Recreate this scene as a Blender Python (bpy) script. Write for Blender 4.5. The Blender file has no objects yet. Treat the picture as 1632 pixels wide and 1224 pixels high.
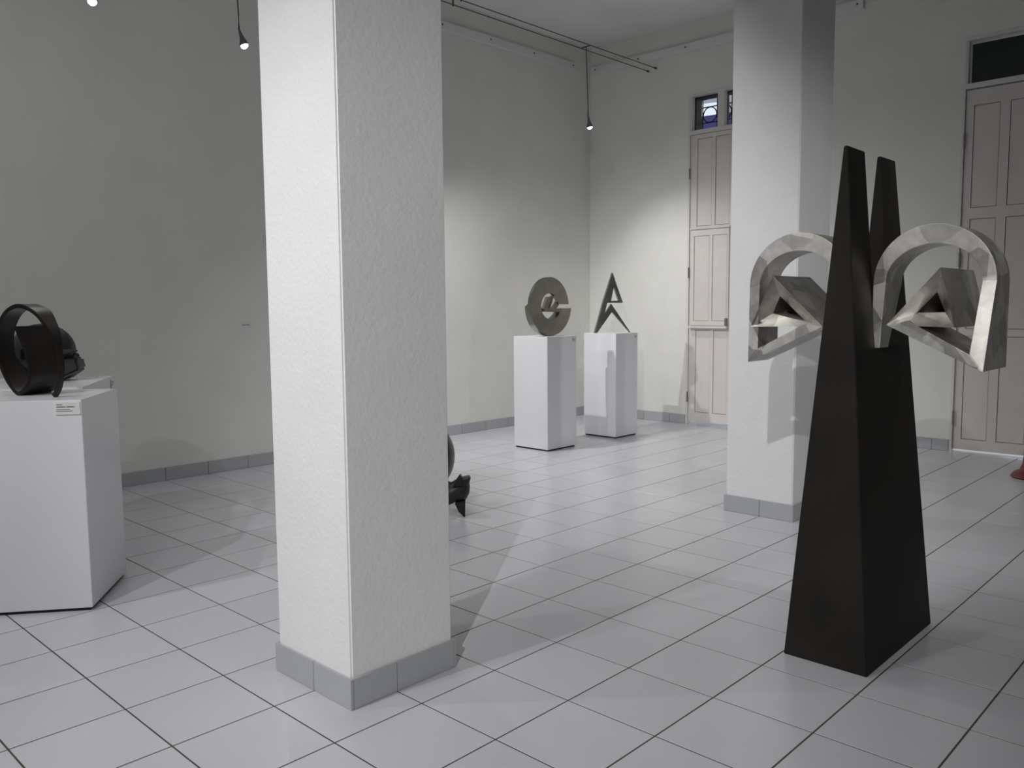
import bpy, bmesh, math, random
from mathutils import Vector, Matrix
random.seed(7)
S = bpy.context.scene
COL = S.collection
PI = math.pi

# ------------------------------------------------------------------ camera
T = 1.0 / 3.0                       # floor tile pitch (m): the floor grid gave the camera
F_PX = 1339.5                       # focal length in pixels of the 1632 px wide frame
YAW, PITCH, ROLL = 0.7607, -0.0929, -0.0083
CAM = Vector((-3.0248 * T, -11.0182 * T, 3.8112 * T))
fw = Vector((math.cos(PITCH) * math.cos(YAW), math.cos(PITCH) * math.sin(YAW), math.sin(PITCH)))
rt0 = Vector((math.sin(YAW), -math.cos(YAW), 0))
up0 = rt0.cross(fw)
rt = math.cos(ROLL) * rt0 + math.sin(ROLL) * up0
up = -math.sin(ROLL) * rt0 + math.cos(ROLL) * up0
cam = bpy.data.cameras.new('camera')
cam.sensor_width = 36.0
cam.lens = F_PX / 1632.0 * 36.0
cam.clip_start = 0.05
cam_o = bpy.data.objects.new('camera', cam)
COL.objects.link(cam_o)
cam_o.matrix_world = Matrix(((rt.x, up.x, -fw.x, CAM.x), (rt.y, up.y, -fw.y, CAM.y), (rt.z, up.z, -fw.z, CAM.z), (0, 0, 0, 1)))
S.camera = cam_o

def ray(u, v):
    return rt * ((u - 816) / F_PX) - up * ((v - 612) / F_PX) + fw
def on_x(u, v, x):
    d = ray(u, v); return CAM + d * ((x - CAM.x) / d.x)
def on_y(u, v, y):
    d = ray(u, v); return CAM + d * ((y - CAM.y) / d.y)
def on_z(u, v, z=0.0):
    d = ray(u, v); return CAM + d * ((z - CAM.z) / d.z)
def px(p):
    q = Vector(p) - CAM
    w = q.dot(fw)
    if w < 0.05: return None
    return (816 + F_PX * q.dot(rt) / w, 612 - F_PX * q.dot(up) / w)

# ------------------------------------------------------------------ world, exposure
S.view_settings.view_transform = 'Standard'
S.view_settings.look = 'None'
S.view_settings.gamma = 1.0
S.view_settings.use_curve_mapping = False
S.view_settings.exposure = 0.0
W = bpy.data.worlds.new('world'); S.world = W; W.use_nodes = True
W.node_tree.nodes['Background'].inputs[0].default_value = (0.82, 0.9, 1.0, 1)
W.node_tree.nodes['Background'].inputs[1].default_value = 1.0

# pendant spots, a few of them added fill: name -> (position of bulb, aim point, watts, cone degrees)
CAB_Y, CAB_Z = 1.588, 3.76
CAB2_Y = -1.24
CAB3_Y = -4.3
CAB4_Y = 0.19
LAMPS = [
    ((5.66, CAB_Y, 3.005), (6.2, 0.9, 0.4), 60, 110, 'pendant spot lamp hanging near the corner above the two rear pedestals'),
    ((1.965, CAB_Y, 3.005), (3.2, -0.2, 0.0), 54, 130, 'pendant spot lamp hanging close to the left side of the front column'),
    ((1.0, CAB_Y, 3.05), (0.25, 0.2, 0.9), 20, 110, 'dazzling pendant spot lamp at the top left edge of the photo'),
    ((-1.0, CAB2_Y, 3.0), (0.5, -1.3, 0.4), 32, 110, 'pendant spot lamp aimed at the front column, outside the frame'),
    ((-2.0, CAB2_Y, 3.0), (0.7, -0.7, 0.1), 118, 90, 'pendant spot lamp aimed past the front column, outside the frame'),
    ((-1.4, CAB4_Y, 3.0), (0.8, -0.3, 0.2), 54, 95, 'pendant spot lamp left of the camera, outside the frame'),
    ((-2.3, CAB4_Y, 3.0), (1.6, 2.2, 1.3), 105, 95, 'added fill lamp brightening the left wall, outside the frame'),  # fill lamp added to lift the left wall
    ((3.4, CAB_Y, 3.005), (5.0, 1.1, 0.6), 157, 118, 'pendant spot lamp hidden behind the front column'),
    ((-3.0, CAB3_Y, 3.0), (1.2, -1.75, 0.85), 500, 47, 'added fill lamp behind the camera, outside the frame'),  # added fill for right-hand faces, cone narrowed to avoid stray shadows
    ((2.2, CAB2_Y, 3.0), (5.0, 0.9, 0.4), 32, 105, 'pendant spot lamp between the columns above the frame, the one nearer the rear column'),
    ((1.4, CAB2_Y, 3.0), (3.5, -1.0, 0.0), 49, 80, 'pendant spot lamp between the columns above the frame, the one nearer the front column'),
    ((2.4, CAB3_Y, 3.0), (3.9, -1.5, 0.7), 96, 70, 'added fill lamp brightening the rear column, outside the frame'),  # added fill for the right face of the rear column
]

# ------------------------------------------------------------------ helpers
def mat(name, color, rough=0.5, metal=0.0, spec=0.5, noise=0.0, nscale=8.0, bump=0.0, bscale=60.0, ncolor=None, rvar=0.0):
    m = bpy.data.materials.new(name); m.use_nodes = True
    nt = m.node_tree; n = nt.nodes; b = n['Principled BSDF']
    b.inputs['Base Color'].default_value = (*color, 1)
    b.inputs['Roughness'].default_value = rough
    b.inputs['Metallic'].default_value = metal
    b.inputs['Specular IOR Level'].default_value = spec
    tc = n.new('ShaderNodeTexCoord')
    if noise > 0 or ncolor or rvar > 0:
        t = n.new('ShaderNodeTexNoise'); t.inputs['Scale'].default_value = nscale
        t.inputs['Detail'].default_value = 5
        nt.links.new(tc.outputs['Object'], t.inputs['Vector'])
        if noise > 0 or ncolor:
            r = n.new('ShaderNodeValToRGB')
            c2 = ncolor or tuple(c * (1 + noise) for c in color)
            c1 = color if ncolor else tuple(c * (1 - noise) for c in color)
            r.color_ramp.elements[0].color = (*c1, 1); r.color_ramp.elements[1].color = (*c2, 1)
            r.color_ramp.elements[0].position = 0.35; r.color_ramp.elements[1].position = 0.65
            nt.links.new(t.outputs['Fac'], r.inputs[0]); nt.links.new(r.outputs[0], b.inputs['Base Color'])
        if rvar > 0:
            mr = n.new('ShaderNodeMapRange')
            mr.inputs['To Min'].default_value = rough - rvar; mr.inputs['To Max'].default_value = rough + rvar
            nt.links.new(t.outputs['Fac'], mr.inputs['Value']); nt.links.new(mr.outputs[0], b.inputs['Roughness'])
    if bump > 0:
        t2 = n.new('ShaderNodeTexNoise'); t2.inputs['Scale'].default_value = bscale; t2.inputs['Detail'].default_value = 4
        bp = n.new('ShaderNodeBump'); bp.inputs['Strength'].default_value = bump; bp.inputs['Distance'].default_value = 0.01
        nt.links.new(tc.outputs['Object'], t2.inputs['Vector'])
        nt.links.new(t2.outputs['Fac'], bp.inputs['Height']); nt.links.new(bp.outputs[0], b.inputs['Normal'])
    return m

def tile_material(name, base, var, rough):
    m = mat(name, base, rough, rvar=0.05, nscale=5.0)
    nt = m.node_tree; n = nt.nodes; b = n['Principled BSDF']
    g = n.new('ShaderNodeNewGeometry')
    sn = n.new('ShaderNodeVectorMath'); sn.operation = 'SNAP'
    sn.inputs[1].default_value = (T, T, 10)
    wn = n.new('ShaderNodeTexWhiteNoise')
    nt.links.new(g.outputs['Position'], sn.inputs[0]); nt.links.new(sn.outputs[0], wn.inputs['Vector'])
    no = n.new('ShaderNodeTexNoise'); no.inputs['Scale'].default_value = 3.0; no.inputs['Detail'].default_value = 6
    nt.links.new(g.outputs['Position'], no.inputs['Vector'])
    ad = n.new('ShaderNodeMath'); ad.operation = 'ADD'
    nt.links.new(wn.outputs['Value'], ad.inputs[0]); nt.links.new(no.outputs['Fac'], ad.inputs[1])
    mr = n.new('ShaderNodeMapRange'); mr.inputs['From Max'].default_value = 2
    mr.inputs['To Min'].default_value = 1 - var; mr.inputs['To Max'].default_value = 1 + var
    nt.links.new(ad.outputs[0], mr.inputs['Value'])
    vm = n.new('ShaderNodeVectorMath'); vm.operation = 'SCALE'; vm.inputs[0].default_value = base
    nt.links.new(mr.outputs[0], vm.inputs['Scale']); nt.links.new(vm.outputs[0], b.inputs['Base Color'])
    return m

def steel_material(name, c1, c2, rough, rvar, scale=6.0):
    m = mat(name, c1, rough, metal=1.0)
    nt = m.node_tree; n = nt.nodes; b = n['Principled BSDF']
    tc = n.new('ShaderNodeTexCoord')
    vo = n.new('ShaderNodeTexVoronoi'); vo.inputs['Scale'].default_value = scale
    no = n.new('ShaderNodeTexNoise'); no.inputs['Scale'].default_value = scale * 3; no.inputs['Detail'].default_value = 6
    nt.links.new(tc.outputs['Object'], vo.inputs['Vector']); nt.links.new(tc.outputs['Object'], no.inputs['Vector'])
    mx = n.new('ShaderNodeMath'); mx.operation = 'ADD'
    sp = n.new('ShaderNodeSeparateColor'); nt.links.new(vo.outputs['Color'], sp.inputs[0])
    nt.links.new(sp.outputs[0], mx.inputs[0]); nt.links.new(no.outputs['Fac'], mx.inputs[1])
    hf = n.new('ShaderNodeMath'); hf.operation = 'MULTIPLY'; hf.inputs[1].default_value = 0.5
    nt.links.new(mx.outputs[0], hf.inputs[0])
    r = n.new('ShaderNodeValToRGB')
    r.color_ramp.elements[0].color = (*c1, 1); r.color_ramp.elements[1].color = (*c2, 1)
    r.color_ramp.elements[0].position = 0.25; r.color_ramp.elements[1].position = 0.75
    nt.links.new(hf.outputs[0], r.inputs[0]); nt.links.new(r.outputs[0], b.inputs['Base Color'])
    mr = n.new('ShaderNodeMapRange'); mr.inputs['To Min'].default_value = rough - rvar; mr.inputs['To Max'].default_value = rough + rvar
    nt.links.new(hf.outputs[0], mr.inputs['Value']); nt.links.new(mr.outputs[0], b.inputs['Roughness'])
    return m

M = {
    'wall': mat('wall_paint', (0.79, 0.79, 0.755), 0.75, spec=0.3, noise=0.02, nscale=2.5, bump=0.22, bscale=70),
    'column': mat('column_paint', (0.82, 0.82, 0.835), 0.7, spec=0.3, noise=0.015, nscale=4, bump=0.25, bscale=55),
    'ceiling': mat('ceiling_paint', (0.78, 0.78, 0.77), 0.85, spec=0.2, noise=0.03, nscale=2),
    'tile': tile_material('floor_tile_ceramic', (0.60, 0.61, 0.65), 0.06, 0.24),
    'skirt': tile_material('skirting_tile_ceramic', (0.43, 0.445, 0.462), 0.05, 0.3),
    'grout': mat('grout', (0.075, 0.066, 0.052), 0.9, noise=0.3, nscale=12),
    'pedestal': mat('pedestal_lacquer', (0.80, 0.80, 0.835), 0.22, noise=0.01, nscale=3),
    'plinth': mat('plinth_shadow_gap', (0.02, 0.02, 0.02), 0.7, noise=0.1),
    'door': mat('door_paint', (0.70, 0.665, 0.64), 0.45, noise=0.03, nscale=5, bump=0.05, bscale=25),
    'frame': mat('door_frame_paint', (0.72, 0.71, 0.68), 0.5, noise=0.02, nscale=5),
    'hinge': mat('hinge_metal', (0.25, 0.24, 0.23), 0.45, metal=0.8, noise=0.1),
    'rail': mat('rail_white', (0.78, 0.78, 0.77), 0.4, noise=0.01),
    'screw': mat('screw_metal', (0.15, 0.15, 0.15), 0.4, metal=0.8, noise=0.1),
    'cable': mat('cable_metal', (0.10, 0.10, 0.09), 0.4, metal=0.6, noise=0.1),
    'shade': mat('lamp_shade_metal', (0.16, 0.16, 0.20), 0.4, metal=0.6, noise=0.1),
    'iron': mat('dark_iron', (0.010, 0.009, 0.0075), 0.6, metal=0.25, ncolor=(0.020, 0.0165, 0.0125), nscale=3.5, bump=0.08, bscale=90, spec=0.35),
    'steel': steel_material('brushed_steel', (0.52, 0.505, 0.475), (0.90, 0.88, 0.84), 0.42, 0.10, 11),
    'dark_steel': steel_material('olive_steel', (0.27, 0.265, 0.23), (0.31, 0.305, 0.27), 0.28, 0.03, 5),
    'bronze': mat('dark_bronze', (0.015, 0.013, 0.0115), 0.33, metal=0.5, ncolor=(0.030, 0.025, 0.020), nscale=5, spec=0.5),
    'black': mat('blackened_metal', (0.025, 0.025, 0.024), 0.42, metal=0.5, ncolor=(0.05, 0.05, 0.047), nscale=6),
    'red': mat('dark_red_enamel', (0.12, 0.014, 0.010), 0.35, noise=0.15, nscale=6),
    'card': mat('label_card', (0.74, 0.74, 0.71), 0.6, noise=0.01),
    'print': mat('label_print', (0.20, 0.15, 0.15), 0.8, noise=0.05),
    'purple': mat('purple_canopy', (0.085, 0.07, 0.24), 0.7, noise=0.1),
    'beige': mat('outdoor_beige_wall', (0.55, 0.50, 0.42), 0.8, noise=0.08),
    'darkroom': mat('unlit_room_board', (0.030, 0.034, 0.034), 0.6, noise=0.2, nscale=3),
    'lining': mat('dark_wood_shade_lining', (0.045, 0.035, 0.025), 0.5, noise=0.25, nscale=8),
    'grille': mat('wrought_iron', (0.03, 0.03, 0.03), 0.5, metal=0.5, noise=0.1),
}
def emit(name, c, s):
    m = bpy.data.materials.new(name); m.use_nodes = True
    b = m.node_tree.nodes['Principled BSDF']
    b.inputs['Base Color'].default_value = (1, 1, 1, 1)
    b.inputs['Emission Color'].default_value = (*c, 1); b.inputs['Emission Strength'].default_value = s
    return m
M['bulb'] = emit('bulb_glow', (1.0, 0.99, 0.96), 12.0)
g = bpy.data.materials.new('window_glass'); g.use_nodes = True
gb = g.node_tree.nodes['Principled BSDF']
gb.inputs['Base Color'].default_value = (0.95, 0.97, 0.96, 1); gb.inputs['Roughness'].default_value = 0.02
gb.inputs['Transmission Weight'].default_value = 1.0; gb.inputs['IOR'].default_value = 1.2
M['glass'] = g

class MB:
    """collects shapes, builds ONE mesh object"""
    def __init__(s): s.v = []; s.f = []
    def add(s, vs, fs):
        o = len(s.v); s.v += [tuple(v) for v in vs]; s.f += [tuple(i + o for i in f) for f in fs]; return s
    def box(s, x0, x1, y0, y1, z0, z1):
        x0, x1 = min(x0, x1), max(x0, x1); y0, y1 = min(y0, y1), max(y0, y1)
        return s.add([(x0, y0, z0), (x1, y0, z0), (x1, y1, z0), (x0, y1, z0), (x0, y0, z1), (x1, y0, z1), (x1, y1, z1), (x0, y1, z1)],
                     [(0, 3, 2, 1), (4, 5, 6, 7), (0, 1, 5, 4), (1, 2, 6, 5), (2, 3, 7, 6), (3, 0, 4, 7)])
    def prism(s, A, B):
        """closed solid between two matching outlines"""
        n = len(A)
        return s.add(list(A) + list(B), [tuple(range(n))[::-1], tuple(range(n, 2 * n))] + [(i, (i + 1) % n, n + (i + 1) % n, n + i) for i in range(n)])
    def strip(s, rings, closed=False):
        """a tube through rings (each a closed outline of the same count); ends capped unless closed"""
        n = len(rings[0]); vs = [p for r in rings for p in r]; m = len(rings); fs = []
        for k in range(m if closed else m - 1):
            a, b = k * n, ((k + 1) % m) * n
            fs += [(a + i, a + (i + 1) % n, b + (i + 1) % n, b + i) for i in range(n)]
        if not closed: fs += [tuple(range(n))[::-1], tuple(range((m - 1) * n, m * n))]
        return s.add(vs, fs)
    def lathe(s, prof, seg=24, c=(0, 0, 0), axis=(0, 0, 1)):
        q = Vector((0, 0, 1)).rotation_difference(Vector(axis).normalized()); c = Vector(c)
        rings = [[c + q @ Vector((r * math.cos(2 * PI * k / seg), r * math.sin(2 * PI * k / seg), z)) for k in range(seg)] for r, z in prof]
        return s.strip(rings)
    def tube(s, pts, r, seg=8):
        pts = [Vector(p) for p in pts]; rings = []
        for i, p in enumerate(pts):
            d = (pts[min(i + 1, len(pts) - 1)] - pts[max(i - 1, 0)]).normalized()
            q = Vector((0, 0, 1)).rotation_difference(d); rr = r[i] if isinstance(r, (list, tuple)) else r
            rings.append([p + q @ Vector((rr * math.cos(2 * PI * k / seg), rr * math.sin(2 * PI * k / seg), 0)) for k in range(seg)])
        return s.strip(rings)
    def ball(s, c, rad, seg=28, rin=16, rot=None):
        rx, ry, rz = rad if isinstance(rad, (tuple, list)) else (rad,) * 3; c = Vector(c); rings = []
        for k in range(rin + 1):
            a = -PI / 2 + PI * k / rin; cr = max(math.cos(a), 0.002)
            ring = [Vector((rx * cr * math.cos(2 * PI * j / seg), ry * cr * math.sin(2 * PI * j / seg), rz * math.sin(a))) for j in range(seg)]
            rings.append([c + (rot @ v if rot else v) for v in ring])
        return s.strip(rings)
    def build(s, name, m, parent=None, smooth=False, bevel=0.0, origin=None):
        me = bpy.data.meshes.new(name)
        base = Vector(origin) if origin is not None else Vector((0, 0, 0))
        me.from_pydata([tuple(Vector(v) - base) for v in s.v], [], s.f)
        bm = bmesh.new(); bm.from_mesh(me); bmesh.ops.recalc_face_normals(bm, faces=bm.faces)
        if bevel > 0:
            bmesh.ops.bevel(bm, geom=bm.edges, offset=bevel, segments=2, affect='EDGES', clamp_overlap=True)
        bm.to_mesh(me); bm.free()
        o = link(name, me, m, parent); o.location = base
        if parent is not None: o.location = base - Vector(parent_world(parent))
        if smooth:
            me.polygons.foreach_set('use_smooth', [True] * len(me.polygons)); smooth_angle(o)
        return o
def smooth_angle(o, deg=40):
    me = o.data; bm = bmesh.new(); bm.from_mesh(me)
    for e in bm.edges:
        e.smooth = not (len(e.link_faces) == 2 and e.calc_face_angle(0) > math.radians(deg))
    bm.to_mesh(me); bm.free()
def parent_world(p):
    v = Vector((0, 0, 0))
    while p is not None: v = v + p.location; p = p.parent
    return v
def link(name, me, m, parent):
    o = bpy.data.objects.new(name, me); COL.objects.link(o)
    if m is not None and me is not None and not me.materials: me.materials.append(M[m])
    if parent is not None: o.parent = parent
    return o
def tag(o, label=None, cat=None, group=None, kind=None):
    if label: o['label'] = label
    if cat: o['category'] = cat
    if group: o['group'] = group
    if kind: o['kind'] = kind
    return o
def thing(name, loc, label=None, cat=None, group=None, kind=None):
    o = bpy.data.objects.new(name, None); COL.objects.link(o); o.location = loc; o.empty_display_size = 0.1
    return tag(o, label, cat, group, kind)

# ------------------------------------------------------------------ the room
XB, YL, H = 6.733, 2.433, 4.15           # back wall, left wall, ceiling
XF, YR = -5.0, -6.5                      # walls behind the camera
floor = tag(MB().box(XF, XB, YR, YL, -0.10, -0.0014).build('floor', 'grout'), kind='structure', label='grey-white square tiled gallery floor with dark joints')
tag(MB().box(XF - .2, XB + .2, YR - .2, YL + .2, H, H + .2).build('ceiling', 'ceiling'), kind='structure')
tag(MB().box(XF - .2, XB + .2, YL, YL + .2, -.1, H).build('wall_left', 'wall'), kind='structure')
tag(MB().box(XF - .2, XB + .2, YR - .2, YR, -.1, H).build('wall_right', 'wall'), kind='structure')
tag(MB().box(XF - .2, XF, YR, YL, -.1, H).build('wall_front', 'wall'), kind='structure')
D1 = (0.10, 1.135); D2 = (-2.70, -1.47); DH = 3.42; WT = 0.22
wb = MB()
for ya, yb in ((YR, D2[0]), (D2[1], D1[0]), (D1[1], YL)): wb.box(XB, XB + WT, ya, yb, -.1, H)
for ya, yb in (D1, D2): wb.box(XB, XB + WT, ya, yb, DH, H); wb.box(XB, XB + WT, ya, yb, -.1, -0.0014)
tag(wb.build('wall_back', 'wall'), kind='structure')

# floor tiles: one object each for the 300 largest in the photo, one mesh for the others
GAP, CH = 0.0056, 0.0006
def tile_shape(w, d):
    mb = MB(); w -= GAP; d -= GAP
    a = [(-w/2, -d/2), (w/2, -d/2), (w/2, d/2), (-w/2, d/2)]; i = [(-w/2+CH, -d/2+CH), (w/2-CH, -d/2+CH), (w/2-CH, d/2-CH), (-w/2+CH, d/2-CH)]
    vs = [(x, y, -.006) for x, y in a] + [(x, y, -.0005) for x, y in a] + [(x, y, 0) for x, y in i]
    fs = [(8, 9, 10, 11)] + [(k, (k+1) % 4, 4+(k+1) % 4, 4+k) for k in range(4)] + [(4+k, 4+(k+1) % 4, 8+(k+1) % 4, 8+k) for k in range(4)]
    return vs, fs
tiles = []
for i in range(math.floor(XF / T), math.ceil(XB / T)):
    for j in range(math.floor(YR / T), math.ceil(YL / T)):
        x0, x1, y0, y1 = max(i*T, XF), min((i+1)*T, XB), max(j*T, YR), min((j+1)*T, YL)
        if x1 - x0 < .02 or y1 - y0 < .02: continue
        c = [px((x, y, 0)) for x, y in ((x0, y0), (x1, y0), (x1, y1), (x0, y1))]
        area = 0
        if all(c):
            m_ = px(((x0+x1)/2, (y0+y1)/2, 0))
            if -20 < m_[0] < 1652 and m_[1] < 1250:
                area = abs(sum(c[k][0]*c[(k+1) % 4][1] - c[(k+1) % 4][0]*c[k][1] for k in range(4))) / 2
            # hidden by the front column, the pedestals or the obelisk
            if (430 < m_[0] < 715 and m_[1] < 1060 and all(440 < q[0] < 712 for q in c)): area = 0
        tiles.append((area, x0, x1, y0, y1))
tiles.sort(key=lambda t: -t[0])
meshes = {}
rest = MB()
for k, (area, x0, x1, y0, y1) in enumerate(tiles):
    w, d = round(x1 - x0, 4), round(y1 - y0, 4); c = ((x0+x1)/2, (y0+y1)/2)
    if k < 300 and area > 0:
        if (w, d) not in meshes:
            me = bpy.data.meshes.new('tile'); me.from_pydata(*[tile_shape(w, d)[0], [], tile_shape(w, d)[1]]); me.materials.append(M['tile']); meshes[(w, d)] = me
        o = bpy.data.objects.new('tile', meshes[(w, d)]); COL.objects.link(o); o.parent = floor; o.location = (c[0], c[1], 0)
    else:
        vs, fs = tile_shape(w, d); rest.add([(v[0]+c[0], v[1]+c[1], v[2]) for v in vs], fs)
tag(rest.build('tile_field', 'tile', floor), kind='stuff')

# skirting tiles along the walls
BH, BT = 0.098, 0.011
def skirting(name, horizontal, fixed, a, b, sgn, holes=()):
    base = MB()
    segs = []; lo = a
    for h0, h1 in sorted(holes):
        segs.append((lo, h0)); lo = h1
    segs.append((lo, b))
    for s0, s1 in segs:
        if horizontal: base.box(s0, s1, fixed, fixed + sgn*.006, 0.001, BH - .004)
        else: base.box(fixed, fixed + sgn*.006, s0, s1, 0.001, BH - .004)
    root = tag(base.build(name, 'grout'), kind='structure')
    for s0, s1 in segs:
        k = math.floor(s0 / T)
        while k * T < s1:
            t0, t1 = max(k*T, s0) + .0015, min((k+1)*T, s1) - .0015; k += 1
            if t1 - t0 < .02: continue
            mb = MB()
            if horizontal: mb.box(t0, t1, fixed + sgn*.001, fixed + sgn*BT, 0.001, BH)
            else: mb.box(fixed + sgn*.001, fixed + sgn*BT, t0, t1, 0.001, BH)
            mb.build('tile', 'skirt', root, bevel=.0012, origin=((t0+t1)/2, fixed, 0) if horizontal else (fixed, (t0+t1)/2, 0))
    return root
skirting('baseboard_left', True, YL, -0.5, XB - BT, -1)
skirting('baseboard_back', False, XB, -4.0, YL, -1, holes=(D1, D2))

# ------------------------------------------------------------------ columns
def column(cx, cy, w, label):
    root = thing('column', (cx, cy, 0), label, 'column')
    h = w / 2
    s_ = MB().box(cx-h, cx+h, cy-h, cy+h, 0, H).build('shaft', 'column', root, bevel=.006)
    for dx, dy in ((-1, 0), (0, -1), (1, 0), (0, 1)):
        lo, hi = (cy - h - BT, cy + h + BT) if dx else (cx - h, cx + h)
        k = math.floor(lo / T)
        while k * T < hi:
            t0, t1 = max(k*T, lo), min((k+1)*T, hi); k += 1
            if t1 - t0 < .03: continue
            t0 += .0012; t1 -= .0012
            mb = MB()
            if dx: mb.box(cx + dx*h, cx + dx*(h + BT), t0, t1, .001, .10)
            else: mb.box(t0, t1, cy + dy*h, cy + dy*(h + BT), .001, .10)
            mb.build('skirting_tile', 'skirt', root, bevel=.0012, origin=(cx, cy, 0))
    return root
column(0.706, -1.320, 0.428, 'broad white square column in front with brightly lit left face')
column(3.813, -1.320, 0.428, 'white square column behind the dark winged sculpture')

# ------------------------------------------------------------------ doors
def leaf(root, x, y0, y1, z0, z1, cols, rows, extra=None):
    """y0<y1; slab with recessed panels; cols, rows = openings"""
    fr = MB()
    fr.box(x + .022, x + .045, y0, y1, z0, z1)
    ys = [y0] + [v for c in sorted(cols) for v in c] + [y1]
    for k in range(0, len(ys), 2): fr.box(x, x + .024, ys[k], ys[k+1], z0, z1)
    zs = [z0] + [v for r in sorted(rows) for v in r] + [z1]
    for c in cols:
        for k in range(0, len(zs), 2): fr.box(x, x + .024, c[0], c[1], zs[k], zs[k+1])
    lf = fr.build('leaf', 'door', root, origin=(x, (y0+y1)/2, z0))
    for c in cols:
        for r in rows:
            MB().box(x + .005, x + .024, c[0] + .004, c[1] - .004, r[0] + .004, r[1] - .004).build('panel', 'door', lf, bevel=.002, origin=(x, sum(c)/2, r[0]))
    return lf
def door_shell(name, D, panes):
    root = thing(name, (XB, (D[0]+D[1])/2, 0), kind='structure'); x = XB
    f = MB()
    for y0, y1 in ((D[0], D[0] + .022), (D[1] - .022, D[1])): f.box(x - .006, x + .06, y0, y1, 0, DH)
    f.box(x - .006, x + .06, D[0] + .022, D[1] - .022, DH - .022, DH)
    f.box(x - .012, x + .06, D[0] + .022, D[1] - .022, 3.012, 3.052)
    edges = [D[0] + .022] + [v for p in panes for v in p] + [D[1] - .022]
    for k in range(0, len(edges), 2): f.box(x - .002, x + .05, edges[k], edges[k+1], 3.052, DH - .022)
    fo = f.build('frame', 'frame', root, origin=(XB, (D[0]+D[1])/2, 0))
    for p in panes:
        MB().box(x + .022, x + .026, p[0], p[1], 3.052, DH - .022).build('pane', 'glass', root, origin=(XB, sum(p)/2, 3.05))
    return root
d1 = door_shell('door_1', D1, [(0.155, 0.40), (0.45, 0.725), (0.80, 1.095)])
for y0, y1 in ((0.615, 1.112), (0.123, 0.612)):
    w0 = y1
    cols = [(w0 - .455, w0 - .292), (w0 - .252, w0 - .076)]
    cols = [(w0 - .452, w0 - .290), (w0 - .250, w0 - .078)]
    lf = leaf(d1, XB + .010, y0, y1, 0.030, 3.008, cols, [(0.13, 1.0), (2.075, 2.965)])
    hcols = [(w0 - .445, w0 - .275), (w0 - .240, w0 - .058)]
    hb = MB(); x = XB - .004
    hb.box(x + .012, x + .02, y0 + .035, y1 - .02, 1.05, 2.035)
    ys = [y0 + .035] + [v for c in hcols for v in c] + [y1 - .02]
    for k in range(0, len(ys), 2): hb.box(x, x + .013, ys[k], ys[k+1], 1.05, 2.035)
    for c in hcols:
        hb.box(x, x + .013, c[0], c[1], 1.05, 1.095); hb.box(x, x + .013, c[0], c[1], 1.975, 2.035)
    hatch = hb.build('hatch', 'door', d1, origin=(XB, (y0+y1)/2, 1.05))
    for c in hcols: MB().box(x + .004, x + .013, c[0] + .005, c[1] - .005, 1.10, 1.97).build('panel', 'door', hatch, bevel=.0015, origin=(XB, sum(c)/2, 1.1))
    MB().box(XB - .040, XB + .01, y0 + .03, y1 - .015, 1.018, 1.045).build('ledge', 'door', d1, bevel=.004, origin=(XB, (y0+y1)/2, 1.03))
    MB().box(XB - .012, XB + .01, y0 + .02, y1 - .005, 2.040, 2.062).build('drip_moulding', 'door', d1, bevel=.004, origin=(XB, (y0+y1)/2, 2.05))
    MB().box(XB - .03, XB - .002, y0 + .038, y0 + .062, 1.045, 1.125).build('latch', 'hinge', d1, bevel=.003, origin=(XB, y0 + .05, 1.08))
for z in (0.29, 1.60, 2.62): MB().box(XB - .014, XB, 1.108, 1.120, z - .055, z + .055).build('hinge', 'hinge', d1, bevel=.002, origin=(XB, 1.114, z))
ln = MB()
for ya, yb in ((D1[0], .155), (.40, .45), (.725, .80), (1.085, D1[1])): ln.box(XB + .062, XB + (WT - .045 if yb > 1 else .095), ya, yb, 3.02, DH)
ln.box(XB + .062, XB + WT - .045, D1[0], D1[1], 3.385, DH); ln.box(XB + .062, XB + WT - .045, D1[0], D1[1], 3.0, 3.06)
ln.build('reveal_lining', 'lining', d1, origin=(XB, .6, 3.2))  # dark wood frame; its tone also stands in for the reveal's deep shade
# iron grille at the outer face of the transom
gx = XB + WT - .02
gr = MB()
for zc in (3.155, 3.315): gr.tube([(gx, D1[0], zc), (gx, D1[1], zc)], .006, 6)
go = gr.build('grille', 'grille', d1, origin=(gx, .6, 3.2))
for k in range(8):
    yc = 0.155 + k * .17
    if yc > 1.05: break
    MB().tube([(gx, yc + .085, 3.06), (gx, yc + .085, 3.39)], .006, 6).build('bar', 'grille', go, origin=(gx, yc, 3.2))
    c = [(gx, yc + .078 * math.cos(2*PI*q/20), 3.235 + .078 * math.sin(2*PI*q/20)) for q in range(21)]
    MB().tube(c, .006, 6).build('ring', 'grille', go, smooth=True, origin=(gx, yc, 3.2))
d2 = door_shell('door_2', D2, [(-2.655, -2.11), (-2.06, -1.505)])
for y0, y1 in ((-2.087, -1.497), (-2.682, -2.09)):
    w0 = y1
    leaf(d2, XB + .010, y0, y1, 0.022, 3.000, [(w0 - .53, w0 - .325), (w0 - .255, w0 - .06)], [(0.11, 0.985), (1.045, 1.955), (2.045, 2.875)])
for z in (0.29, 1.62, 2.6): MB().box(XB - .014, XB, -1.502, -1.489, z - .06, z + .06).build('hinge', 'hinge', d2, bevel=.002, origin=(XB, -1.495, z))
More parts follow.
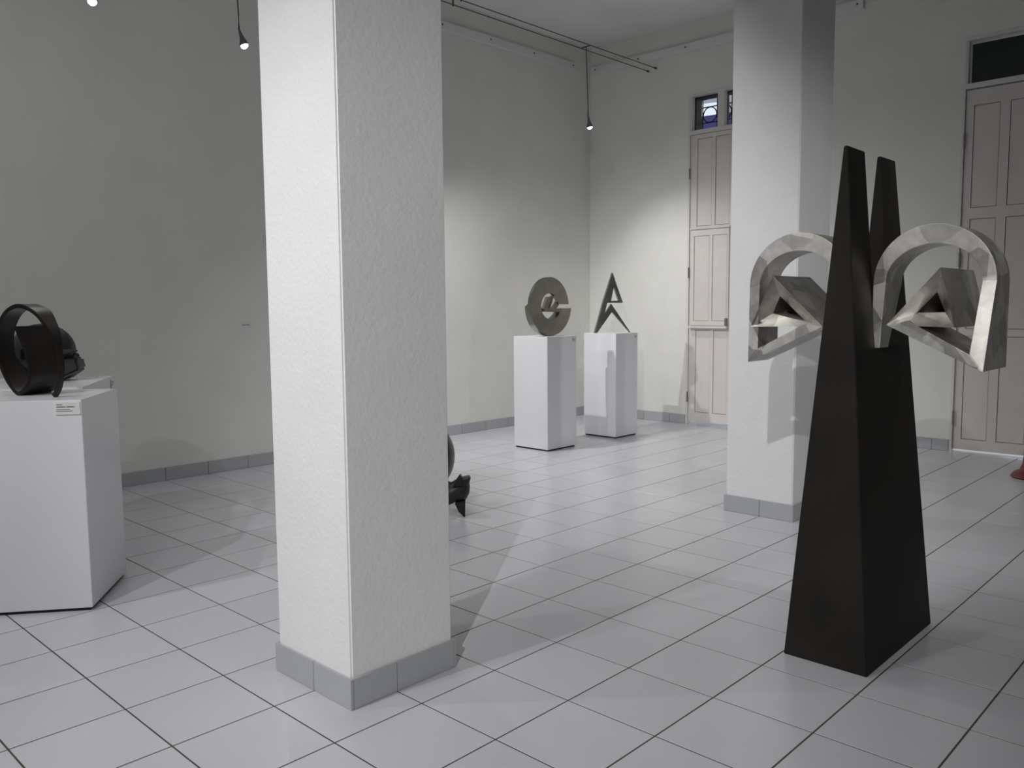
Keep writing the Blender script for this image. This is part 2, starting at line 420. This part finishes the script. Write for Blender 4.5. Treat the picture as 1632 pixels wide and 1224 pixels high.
# what stands behind the transoms
tag(MB().box(XB + .32, XB + .36, -2.9, -1.2, 2.4, 4.2).build('unlit_room_board', 'darkroom'), 'dark board standing in for the unlit room behind the right door transom', 'board')  # dark colour stands in for the unlit interior behind the glass
zc_ = on_x(1132, 186, 8.9).z; zr_ = on_x(1132, 170, 8.7).z
tag(MB().prism([(8.9, -.2, 0), (9.9, -.2, 0), (9.9, -.2, zc_ - .1), (8.9, -.2, zc_ - .05)], [(8.9, 3.6, 0), (9.9, 3.6, 0), (9.9, 3.6, zc_), (8.9, 3.6, zc_ + .06)]).build('purple_wall', 'purple'), 'purple wall outside, seen low through the transom beside the rear column', 'wall')
tag(MB().prism([(XB + WT, -.6, zr_), (8.7, -.6, zr_ - .1), (8.7, -.6, zr_ + .1), (XB + WT, -.6, zr_ + .2)], [(XB + WT, 3.4, zr_), (8.7, 3.4, zr_ + .12), (8.7, 3.4, zr_ + .3), (XB + WT, 3.4, zr_ + .2)]).build('added_porch_roof', 'ceiling'), 'pale porch ceiling added to shade the transom by the rear column, seen at its top', 'roof')  # roof added outside to shade the reveal; its soffit greys the upper view
ow = MB().box(10.4, 10.6, -1.0, 2.75, 0, 7.0)
tag(ow.build('outdoor_wall', 'beige'), 'beige outdoor wall seen through the transom pane beside the column', 'wall')

# ------------------------------------------------------------------ wall rails and the cable track
def rail(a, b, along_x, label, n):
    z0, z1 = 3.855, 3.935
    if along_x: root = tag(MB().box(a, b, YL - .035, YL, z0, z1).build('wall_rail', 'rail', bevel=.003, origin=((a+b)/2, YL, z0)), label, 'rail')
    else: root = tag(MB().box(XB - .035, XB, a, b, z0, z1).build('wall_rail', 'rail', bevel=.003, origin=(XB, (a+b)/2, z0)), label, 'rail')
    for k in range(n):
        t = a + .05 + (b - a - .10) * k / (n - 1)
        p = (t, YL - .035, 3.90) if along_x else (XB - .035, t, 3.90)
        MB().lathe([(.001, -.004), (.009, -.003), (.009, .004)], 10, p, (0, -1, 0) if along_x else (-1, 0, 0)).build('screw', 'screw', root, origin=p)
rail(-2.0, 6.44, True, 'long white rail screwed high on the left wall', 14)
rail(-0.64, 2.385, False, 'white rail screwed high on the back wall above the door', 6)
for y, z, lab in ((1.540, 3.768, 'thin dark lighting cable, the one farther from the left wall'), (1.636, 3.754, 'thin dark lighting cable, the one nearer the left wall')):
    root = thing('lighting_cable', (3.0, y, z), lab, 'cable', 'stretched lighting cables')
    MB().tube([(XF, y, z), (XB - .03, y, z)], .0045, 8).build('cable', 'cable', root, smooth=True, origin=(3, y, z))
    MB().tube([(XB - .035, y, z), (XB, y, z)], .010, 8).build('anchor', 'cable', root, smooth=True, origin=(XB, y, z))
    MB().tube([(3.90, y, z - .012), (3.90, y, H)], .007, 8).build('hanger', 'cable', root, smooth=True, origin=(3.9, y, z))
for y, xe, lab in ((CAB2_Y - .05, 3.598, 'lighting cable above the frame running past the columns, right one'), (CAB2_Y + .05, 3.598, 'lighting cable above the frame running past the columns, left one'),
                   (CAB4_Y - .05, -1.0, 'lighting cable left of the camera, right one'), (CAB4_Y + .05, -1.0, 'lighting cable left of the camera, left one'),
                   (CAB3_Y - .05, XB, 'lighting cable of the added lamps behind the camera, right one'), (CAB3_Y + .05, XB, 'lighting cable of the added lamps behind the camera, left one')):
    root = thing('lighting_cable', (-3.0, y, CAB_Z), lab, 'cable', 'stretched lighting cables')
    MB().tube([(XF, y, CAB_Z), (xe, y, CAB_Z), (xe, y, H if xe < 0 else CAB_Z + .001)], .0045, 8).build('cable', 'cable', root, smooth=True, origin=(-3, y, CAB_Z))
for pos, aim, watts, cone, lab in LAMPS:
    pos = Vector(pos); a = (Vector(aim) - pos).normalized()
    t = (a + Vector((0, 0, -1.0))).normalized()              # the shade leans towards its aim
    root = thing('pendant_lamp', pos, lab, 'lamp', 'pendant spot lamps')
    top = pos - t * .115
    ct = Vector((pos.x - .06, pos.y, CAB_Z)) if pos.y > 1 else Vector((pos.x, pos.y, CAB_Z))
    MB().tube([ct, top + Vector((0, 0, .10)), top], [.0045, .0045, .007], 8).build('cord', 'cable', root, smooth=True, origin=pos)
    MB().tube([(ct.x, pos.y - .055, CAB_Z + .004), (ct.x, pos.y + .055, CAB_Z + .004)], .006, 8).build('clamp_bar', 'cable', root, smooth=True, origin=pos)
    MB().lathe([(.007, -.005), (.009, .02), (.016, .06), (.030, .100), (.031, .112), (.026, .112), (.022, .09), (.004, .03)], 20, top, t).build('lamp_shade', 'shade', root, smooth=True, origin=pos)
    q = Vector((0, 0, 1)).rotation_difference(a).to_matrix()
    MB().ball(pos - t * .004, (.025, .025, .018), 16, 10, rot=q).build('bulb', 'bulb', root, smooth=True, origin=pos)
    L = bpy.data.lights.new('spot', 'SPOT'); L.energy = watts; L.spot_size = math.radians(cone); L.spot_blend = 1.0
    L.shadow_soft_size = .02; L.color = (1.0, 0.985, 0.975)
    lo = bpy.data.objects.new('spot_light', L); COL.objects.link(lo); lo.parent = root
    lo.location = a * .045
    lo.rotation_euler = (-a).to_track_quat('Z', 'Y').to_euler()

# ------------------------------------------------------------------ pedestals
def pedestal(corner, u, w, d, h, label, card=None):
    """corner: the near corner; u: direction of the right-hand edge; v: the left-hand edge"""
    u = Vector((*u, 0)).normalized(); v = Vector((-u.y, u.x, 0)); c = Vector((*corner, 0))
    root = thing('pedestal', c + u*w/2 + v*d/2, label, 'pedestal', 'white pedestals')
    o = root.location
    def quad(e, z): return [c + u*e + v*e + Vector((0, 0, z)), c + u*(w-e) + v*e + Vector((0, 0, z)), c + u*(w-e) + v*(d-e) + Vector((0, 0, z)), c + u*e + v*(d-e) + Vector((0, 0, z))]
    MB().prism(quad(0, .014), quad(0, h)).build('body', 'pedestal', root, bevel=.002, origin=o)
    MB().prism(quad(.012, 0), quad(.012, .016)).build('plinth', 'plinth', root, origin=o)  # recessed base, coloured black for the shade in the gap
    if card:
        face, s0, s1, z0, z1 = card
        e, nrm, org = (u, -v, c) if face == 'right' else (v, -u, c)
        def P(s, z, k): return org + e*s + nrm*k + Vector((0, 0, z))
        cd = MB().prism([P(s0, z0, .0003), P(s1, z0, .0003), P(s1, z1, .0003), P(s0, z1, .0003)], [P(s0, z0, .004), P(s1, z0, .004), P(s1, z1, .004), P(s0, z1, .004)]).build('label_card', 'card', root, origin=o)
        mb = MB(); ws = s1 - s0; hz = z1 - z0
        near = (lambda f: s1 - ws*f) if face == 'left' else (lambda f: s0 + ws*f)
        for fz, f0, f1 in ((.80, .05, .28), (.62, .05, .42), (.62, .45, .80), (.42, .05, .6), (.28, .05, .70)):
            t = .025 if fz != .62 else .04
            zc = z0 + hz*fz
            mb.prism([P(near(f0), zc - hz*t, .0038), P(near(f1), zc - hz*t, .0038), P(near(f1), zc + hz*t, .0038), P(near(f0), zc + hz*t, .0038)],
                     [P(near(f0), zc - hz*t, .0046), P(near(f1), zc - hz*t, .0046), P(near(f1), zc + hz*t, .0046), P(near(f0), zc + hz*t, .0046)])
        mb.build('print', 'print', cd, origin=o)
    return root
pedestal((0.266, 0.0), (0.606, 0.795), 0.49, 0.49, 0.898, 'white pedestal carrying the dark hoop at the left edge', ('left', .006, .100, .838, .890))
pedestal((0.487, 0.600), (0.53, 0.848), 0.70, 0.60, 0.898, 'white pedestal half hidden behind the pedestal with the hoop', ('right', .61, .69, .835, .885))
pedestal((4.446, 1.095), (1, 0), 0.394, 0.40, 1.0, 'white pedestal under the split steel disc', ('right', .33, .39, .945, .985))
pedestal((5.412, 1.080), (1, 0), 0.352, 0.385, 1.0, 'white pedestal in the corner under the pointed steel frame', ('right', .29, .345, .945, .985))

# ------------------------------------------------------------------ winged obelisk
ws = thing('winged_sculpture', (2.14, -2.49, 0), 'tall dark split obelisk with two steel arch wings standing on the tiles', 'sculpture')
ZT = 1.806
def yf(z): return -2.643 + (-2.487 + 2.643) * z / ZT
def yb(z): return -2.344 + (-2.474 + 2.344) * z / ZT
prof = [(1.812, 0), (2.474, 0), (2.360, ZT), (2.213, ZT), (2.205, 1.16), (2.063, 1.16), (2.061, ZT - .002), (1.908, ZT)]
MB().prism([(x, yf(z), z) for x, z in prof], [(x, yb(z), z) for x, z in prof]).build('body', 'iron', ws, bevel=.0025, origin=ws.location)
def Z7(x, y): return (1190 + x / 4.894, 340 + y / 4.894)
def Z8(x, y): return (1370 + x / 4.706, 340 + y / 4.706)
def wing(cy, sgn, xf_leg_bottom, tri, inn, bar, xf, xb, leg_bot_in, leg_bot_out):
    """sgn +1: wing to the left of the body (towards +Y); outer leg lies at cy + sgn*R"""
    R, a, b, zs, th = .195, .154, .128, 1.340, .041
    x0, x1 = 2.050, 2.215
    secs = []                                                  # (outer point, inner point, front x, back x)
    secs.append(((cy - sgn*R, leg_bot_in), (cy - sgn*(R - .028), leg_bot_in), x0, x0 + .085))
    secs.append(((cy - sgn*R, zs), (cy - sgn*a, zs), x0, x1))
    for k in range(1, 24):
        t = PI * k / 24
        secs.append(((cy - sgn*R*math.cos(t), zs + R*math.sin(t)), (cy - sgn*a*math.cos(t), zs + b*math.sin(t)), x0, x1))
    secs.append(((cy + sgn*R, zs), (cy + sgn*a, zs), x0, x1))
    secs.append(((cy + sgn*R, leg_bot_out), (cy + sgn*a, leg_bot_out + .055), xf_leg_bottom, x1))
    rings = [[(f, o[0], o[1]), (k, o[0], o[1]), (k, i[0], i[1]), (f, i[0], i[1])] for o, i, f, k in secs]
    mb = MB().strip(rings)
    # sloping bar from the foot of the outer leg up to the inner corner of the wedge
    A = [Vector((xf_leg_bottom, cy + sgn*R, leg_bot_out)), bar[0], bar[1], Vector((xf_leg_bottom, cy + sgn*a, leg_bot_out + .055))]
    B = [Vector((x1, p.y, p.z)) for p in A]
    mb.prism(A, B)
    mb.build('arch', 'steel', ws, bevel=.0015, smooth=True, origin=ws.location)
    # hollow triangular wedge: funnel at the front, shell behind
    O = [Vector((xf, p.y, p.z)) for p in tri]; I = list(inn)
    cen = sum(I, Vector()) / 3
    Ib = [Vector((xb - .012, p.y, p.z)) for p in I]; Ob = [Vector((xb, p.y, p.z)) for p in O]
    wd = MB(); n = 3; vs = O + I + Ib + Ob; fs = []
    for k in range(3):
        q = (k + 1) % 3
        fs += [(k, q, 3 + q, 3 + k), (3 + k, 3 + q, 6 + q, 6 + k), (k, q, 9 + q, 9 + k)]
    fs += [(6, 7, 8), (9, 10, 11)]
    wd.add(vs, fs); wd.build('wedge', 'steel', ws, origin=ws.location)
xf1 = 2.040
wing(-2.253, 1, 2.045, [on_x(*Z7(*p), xf1) for p in ((30, 885), (205, 485), (590, 880))], [on_x(*Z7(*p), xf1 + .05) for p in ((205, 780), (260, 645), (450, 830))],
     [on_x(*Z7(592, 884), xf1), on_x(*Z7(455, 862), xf1)], xf1, 2.37, 1.13, 1.040)
xf2 = 1.930
wing(-2.730, -1, 1.935, [on_x(*Z8(*p), xf2) for p in ((200, 838), (605, 405), (714, 858))], [on_x(*Z8(*p), xf2 + .05) for p in ((430, 745), (582, 590), (642, 742))],
     [on_x(*Z8(200, 838), xf2), on_x(*Z8(360, 806), xf2)], xf2, 2.30, 1.11, 1.048)

# ------------------------------------------------------------------ split disc on its pedestal
cx, cz, R, RI = 4.662, 1.261, .260, .116
sd = thing('split_disc_sculpture', (cx, 1.28, 1.0), 'round steel disc split by a slot on a white pedestal', 'sculpture')
rings = []; N = 72; g0 = math.asin(.018 / R); g1 = math.asin(.018 / RI)
for k in range(N + 1):
    f = k / N
    to = g0 + (2*PI - 2*g0) * f; ti = g1 + (2*PI - 2*g1) * f
    yfr = 1.250 - .030 * max(0, (f - .55) / .45)
    ybk = 1.283 if f < .49 else 1.283 + .032 * min(1, (f - .49) / .004) * (1 - .6 * max(0, (f - .8) / .2))
    po = (cx + R*math.cos(to), cz + R*math.sin(to)); pi_ = (cx + RI*math.cos(ti), cz + RI*math.sin(ti))
    rings.append([(po[0], yfr, po[1]), (po[0], ybk, po[1]), (pi_[0], ybk, pi_[1]), (pi_[0], yfr, pi_[1])])
MB().strip(rings).build('disc', 'dark_steel', sd, smooth=True, bevel=.001, origin=sd.location)
MB().prism([(cx - .105, 1.235, cz - .018), (cx + .13, 1.222, cz - .018), (cx + .12, 1.222, cz - .052), (cx - .085, 1.235, cz - .045)],
           [(cx - .105, 1.285, cz - .018), (cx + .13, 1.285, cz - .018), (cx + .12, 1.285, cz - .052), (cx - .085, 1.285, cz - .045)]).build('crossbar', 'dark_steel', sd, bevel=.001, origin=sd.location)
for x0, x1, ztop, w in ((-.085, -.015, .085, .055), (-.020, .050, .098, .022), (.035, .120, .048, .050)):
    A = [(cx + x0, 1.245, cz - .019), (cx + x0 + w, 1.245, cz - .019), (cx + x1 + w, 1.262, cz + ztop), (cx + x1, 1.262, cz + ztop)]
    MB().prism(A, [(p[0] + .012, p[1] + .045, p[2]) for p in A]).build('slanted_plate', 'dark_steel', sd, bevel=.001, origin=sd.location)

# ------------------------------------------------------------------ pointed frame in the corner
e = Vector((math.cos(math.radians(-40)), math.sin(math.radians(-40)), 0)); nb = Vector((-e.y, e.x, 0))
fc = Vector((5.590, 1.262, 1.0))
ps = thing('pointed_frame_sculpture', fc, 'pointed steel letter-like frame on two thin legs on the corner pedestal', 'sculpture')
def P5(x, y):                                              # crop pixels -> metres in the sculpture's plane
    return ((x - 432) * .351 / 590, (1108 - y) * .578 / 1010)
def flat(name, pts, t0, t1, m='dark_steel', hole=None):
    q = [P5(*p) for p in pts]
    A = [fc + e*a + Vector((0, 0, z)) + nb*t0 for a, z in q]; B = [fc + e*a + Vector((0, 0, z)) + nb*t1 for a, z in q]
    if hole is None: return MB().prism(A, B).build(name, m, ps, bevel=.0012, origin=fc)
    h = [P5(*p) for p in hole]
    C_ = [fc + e*a + Vector((0, 0, z)) + nb*t0 for a, z in h]; D_ = [fc + e*a + Vector((0, 0, z)) + nb*t1 for a, z in h]
    return MB().strip([[A[k], B[k], D_[k], C_[k]] for k in range(len(A))], closed=True).build(name, m, ps, bevel=.0012, origin=fc)
flat('long_leg', [(430, 95), (470, 200), (435, 290), (345, 600), (300, 790), (175, 1108), (138, 1108), (275, 600)], -.030, .030)
flat('triangle', [(440, 110), (612, 602), (350, 602)], -.012, .045, hole=[(462, 320), (545, 568), (415, 568)])
flat('forked_leg', [(413, 618), (735, 1106), (722, 1108), (425, 752), (180, 1106), (150, 1100), (296, 800)], -.026, .020)

# ------------------------------------------------------------------ dark hoop on the left pedestal
n_ = Vector((-.94, -.34, 0)).normalized(); eh = Vector((-n_.y, n_.x, 0)) * -1
eh = Vector((.34, -.94, 0)).normalized()
hc = Vector((.170, .327, .898 + .197))
hs = thing('hoop_sculpture', (hc.x, hc.y, .898), 'dark bronze spiral hoop on the left pedestal', 'sculpture')
SP = [(235, 355), (290, 520), (325, 650), (355, 850), (340, 1000), (275, 1110), (195, 1150), (95, 1000), (30, 800), (5, 600), (30, 380), (110, 200), (230, 108),
      (340, 125), (440, 200), (515, 310), (580, 420), (625, 550), (645, 750), (640, 900), (612, 1050), (565, 1155)]
SP = [Vector(((x - 326) / 317 * .2, (634.6 - y) / 529 * .2)) for x, y in SP]
pts = []
for k in range(len(SP) - 1):
    p = [SP[max(k - 1, 0)], SP[k], SP[k + 1], SP[min(k + 2, len(SP) - 1)]]
    for q in range(5):
        t = q / 5
        pts.append(.5 * ((2*p[1]) + (p[2] - p[0])*t + (2*p[0] - 5*p[1] + 4*p[2] - p[3])*t*t + (3*p[1] - p[0] - 3*p[2] + p[3])*t**3))
pts.append(SP[-1])
rings = []
for k, p in enumerate(pts):
    d = (pts[min(k + 1, len(pts) - 1)] - pts[max(k - 1, 0)]).normalized()
    inn_ = p + Vector((d.y, -d.x)) * .017               # the spiral runs clockwise: inside lies to its right
    f = k / (len(pts) - 1)
    w_ = .155 if f < .27 else (.155 - (f - .27) / .13 * .075 if f < .40 else (.080 if f < .66 else max(.022, .080 - (f - .66) / .16 * .058)))
    def P_(v, dd): return hc + eh*v.x + Vector((0, 0, v.y)) - n_*dd
    rings.append([P_(p, 0), P_(p, w_), P_(inn_, w_), P_(inn_, 0)])
MB().strip(rings).build('spiral_band', 'bronze', hs, smooth=True, bevel=.0015, origin=hs.location)

# ------------------------------------------------------------------ horned dark sculptures (rear pedestal, floor)
rc = on_z(66, 606, .898); rs = thing('horned_sculpture', (rc.x, rc.y, .898), 'black sculpture with a pointed side fin behind the hoop', 'sculpture')
rq = rt0; bq = Vector((-rt0.y, rt0.x, 0))
def RP(a, z, d=0): return Vector((rc.x, rc.y, .898)) + rq*a + bq*d + Vector((0, 0, z))
rotr = Matrix((rq, bq, Vector((0, 0, 1)))).transposed()
MB().ball(RP(.02, .155), (.165, .12, .145), 24, 14, rot=rotr).build('body', 'black', rs, smooth=True, origin=rs.location)
for sg in (-1, 1):
    f = MB().prism([RP(.02 + sg*.04, .17, -.14), RP(.02 + sg*.225, .162, -.08), RP(.02 + sg*.04, .17, .05)], [RP(.02 + sg*.04, .118, -.14), RP(.02 + sg*.225, .156, -.08), RP(.02 + sg*.04, .118, .05)])
    f.build('fin', 'black', rs, bevel=.002, origin=rs.location)
    MB().prism([RP(.02 + sg*.05, .12, -.10), RP(.02 + sg*.195, .13, -.05), RP(.02 + sg*.212, .055, -.05), RP(.02 + sg*.11, .003, -.09), RP(.02 + sg*.05, .003, -.10)],
               [RP(.02 + sg*.05, .12, .08), RP(.02 + sg*.185, .12, .05), RP(.02 + sg*.20, .06, .05), RP(.02 + sg*.11, .003, .07), RP(.02 + sg*.05, .003, .08)]).build('jaw', 'black', rs, bevel=.012, smooth=True, origin=rs.location)
    MB().ball(RP(.02 + sg*.197, .132, -.05), .016, 12, 8).build('knob', 'black', rs, smooth=True, origin=rs.location)

fs_ = thing('horned_floor_sculpture', (2.48, .35, 0), 'dark sculpture with round body and horned head lying behind the front column', 'sculpture')
MB().ball((2.57, .64, .270), .270, 36, 22).build('body', 'bronze', fs_, smooth=True, origin=fs_.location)
MB().tube([(2.55, .50, .16), (2.50, .32, .12), (2.46, .13, .12)], [.09, .06, .05], 16).build('neck', 'black', fs_, smooth=True, origin=fs_.location)
hd = on_y(729, 787, .06)
def Q6(x, y, d=0):                                         # crop pixels -> a point in the plane of the head
    u, v = 690 + x / 6.8, 660 + y / 6.8
    p = CAM + ray(u, v) * ((Vector((2.445, .021, 0)) - CAM).dot(fw) / ray(u, v).dot(fw))
    return p + Vector((fw.x, fw.y, 0)).normalized() * d
out = [(120, 800), (185, 755), (240, 720), (330, 690), (385, 720), (400, 780), (395, 850), (360, 915), (250, 945), (185, 975), (120, 980)]
c6 = (240, 840)
def sh(k, s): return (c6[0] + (k[0] - c6[0]) * s, c6[1] + (k[1] - c6[1]) * s)
MB().strip([[Q6(*sh(k, s), d) for k in out] for s, d in ((.35, -.065), (.8, -.05), (1, -.02), (1, .03), (.8, .07), (.3, .09))]).build('head', 'black', fs_, smooth=True, origin=fs_.location)
MB().strip([[Q6(*sh(k, s), d) for k in [(320, 680), (395, 665), (410, 690), (395, 745), (330, 760)]] for s, d in ((.9, -.06), (1, -.045), (1, .02), (.96, .035))]).build('snout', 'black', fs_, smooth=True, origin=fs_.location)
for tri in ([(215, 770), (255, 700), (298, 636), (318, 660), (330, 750)], [(245, 940), (355, 915), (352, 1092), (285, 1030)]):
    MB().prism([Q6(*p, -.070) for p in tri], [Q6(*p, -.01) for p in tri]).build('horn', 'black', fs_, bevel=.003, origin=fs_.location)

# ------------------------------------------------------------------ wall card, red stand
p0 = Vector((2.365, YL, 1.133))
wc = tag(MB().box(2.322, 2.408, YL - .004, YL, 1.112, 1.152).build('wall_card', 'card', origin=p0), 'small pale label card on the left wall near the front column', 'label card')
MB().box(2.330, 2.362, YL - .0048, YL - .0035, 1.134, 1.139).add(*[[(2.366, YL - .0048, 1.134), (2.392, YL - .0048, 1.134), (2.392, YL - .0048, 1.140), (2.366, YL - .0048, 1.140)], [(0, 1, 2, 3)]]).build('print', 'print', wc, origin=p0)
rp = on_z(1650, 762)
rs2 = thing('red_stand', rp, 'dark red round stand with a flared foot, cut off by the right edge', 'stand')
MB().lathe([(.02, 0), (.150, .0), (.158, .012), (.140, .035), (.10, .060), (.085, .10), (.078, .16)], 32, rp).build('foot', 'red', rs2, smooth=True, origin=rp)
MB().lathe([(.078, .155), (.078, .30), (.060, .325), (.02, .33)], 32, rp).build('stem', 'red', rs2, smooth=True, origin=rp)
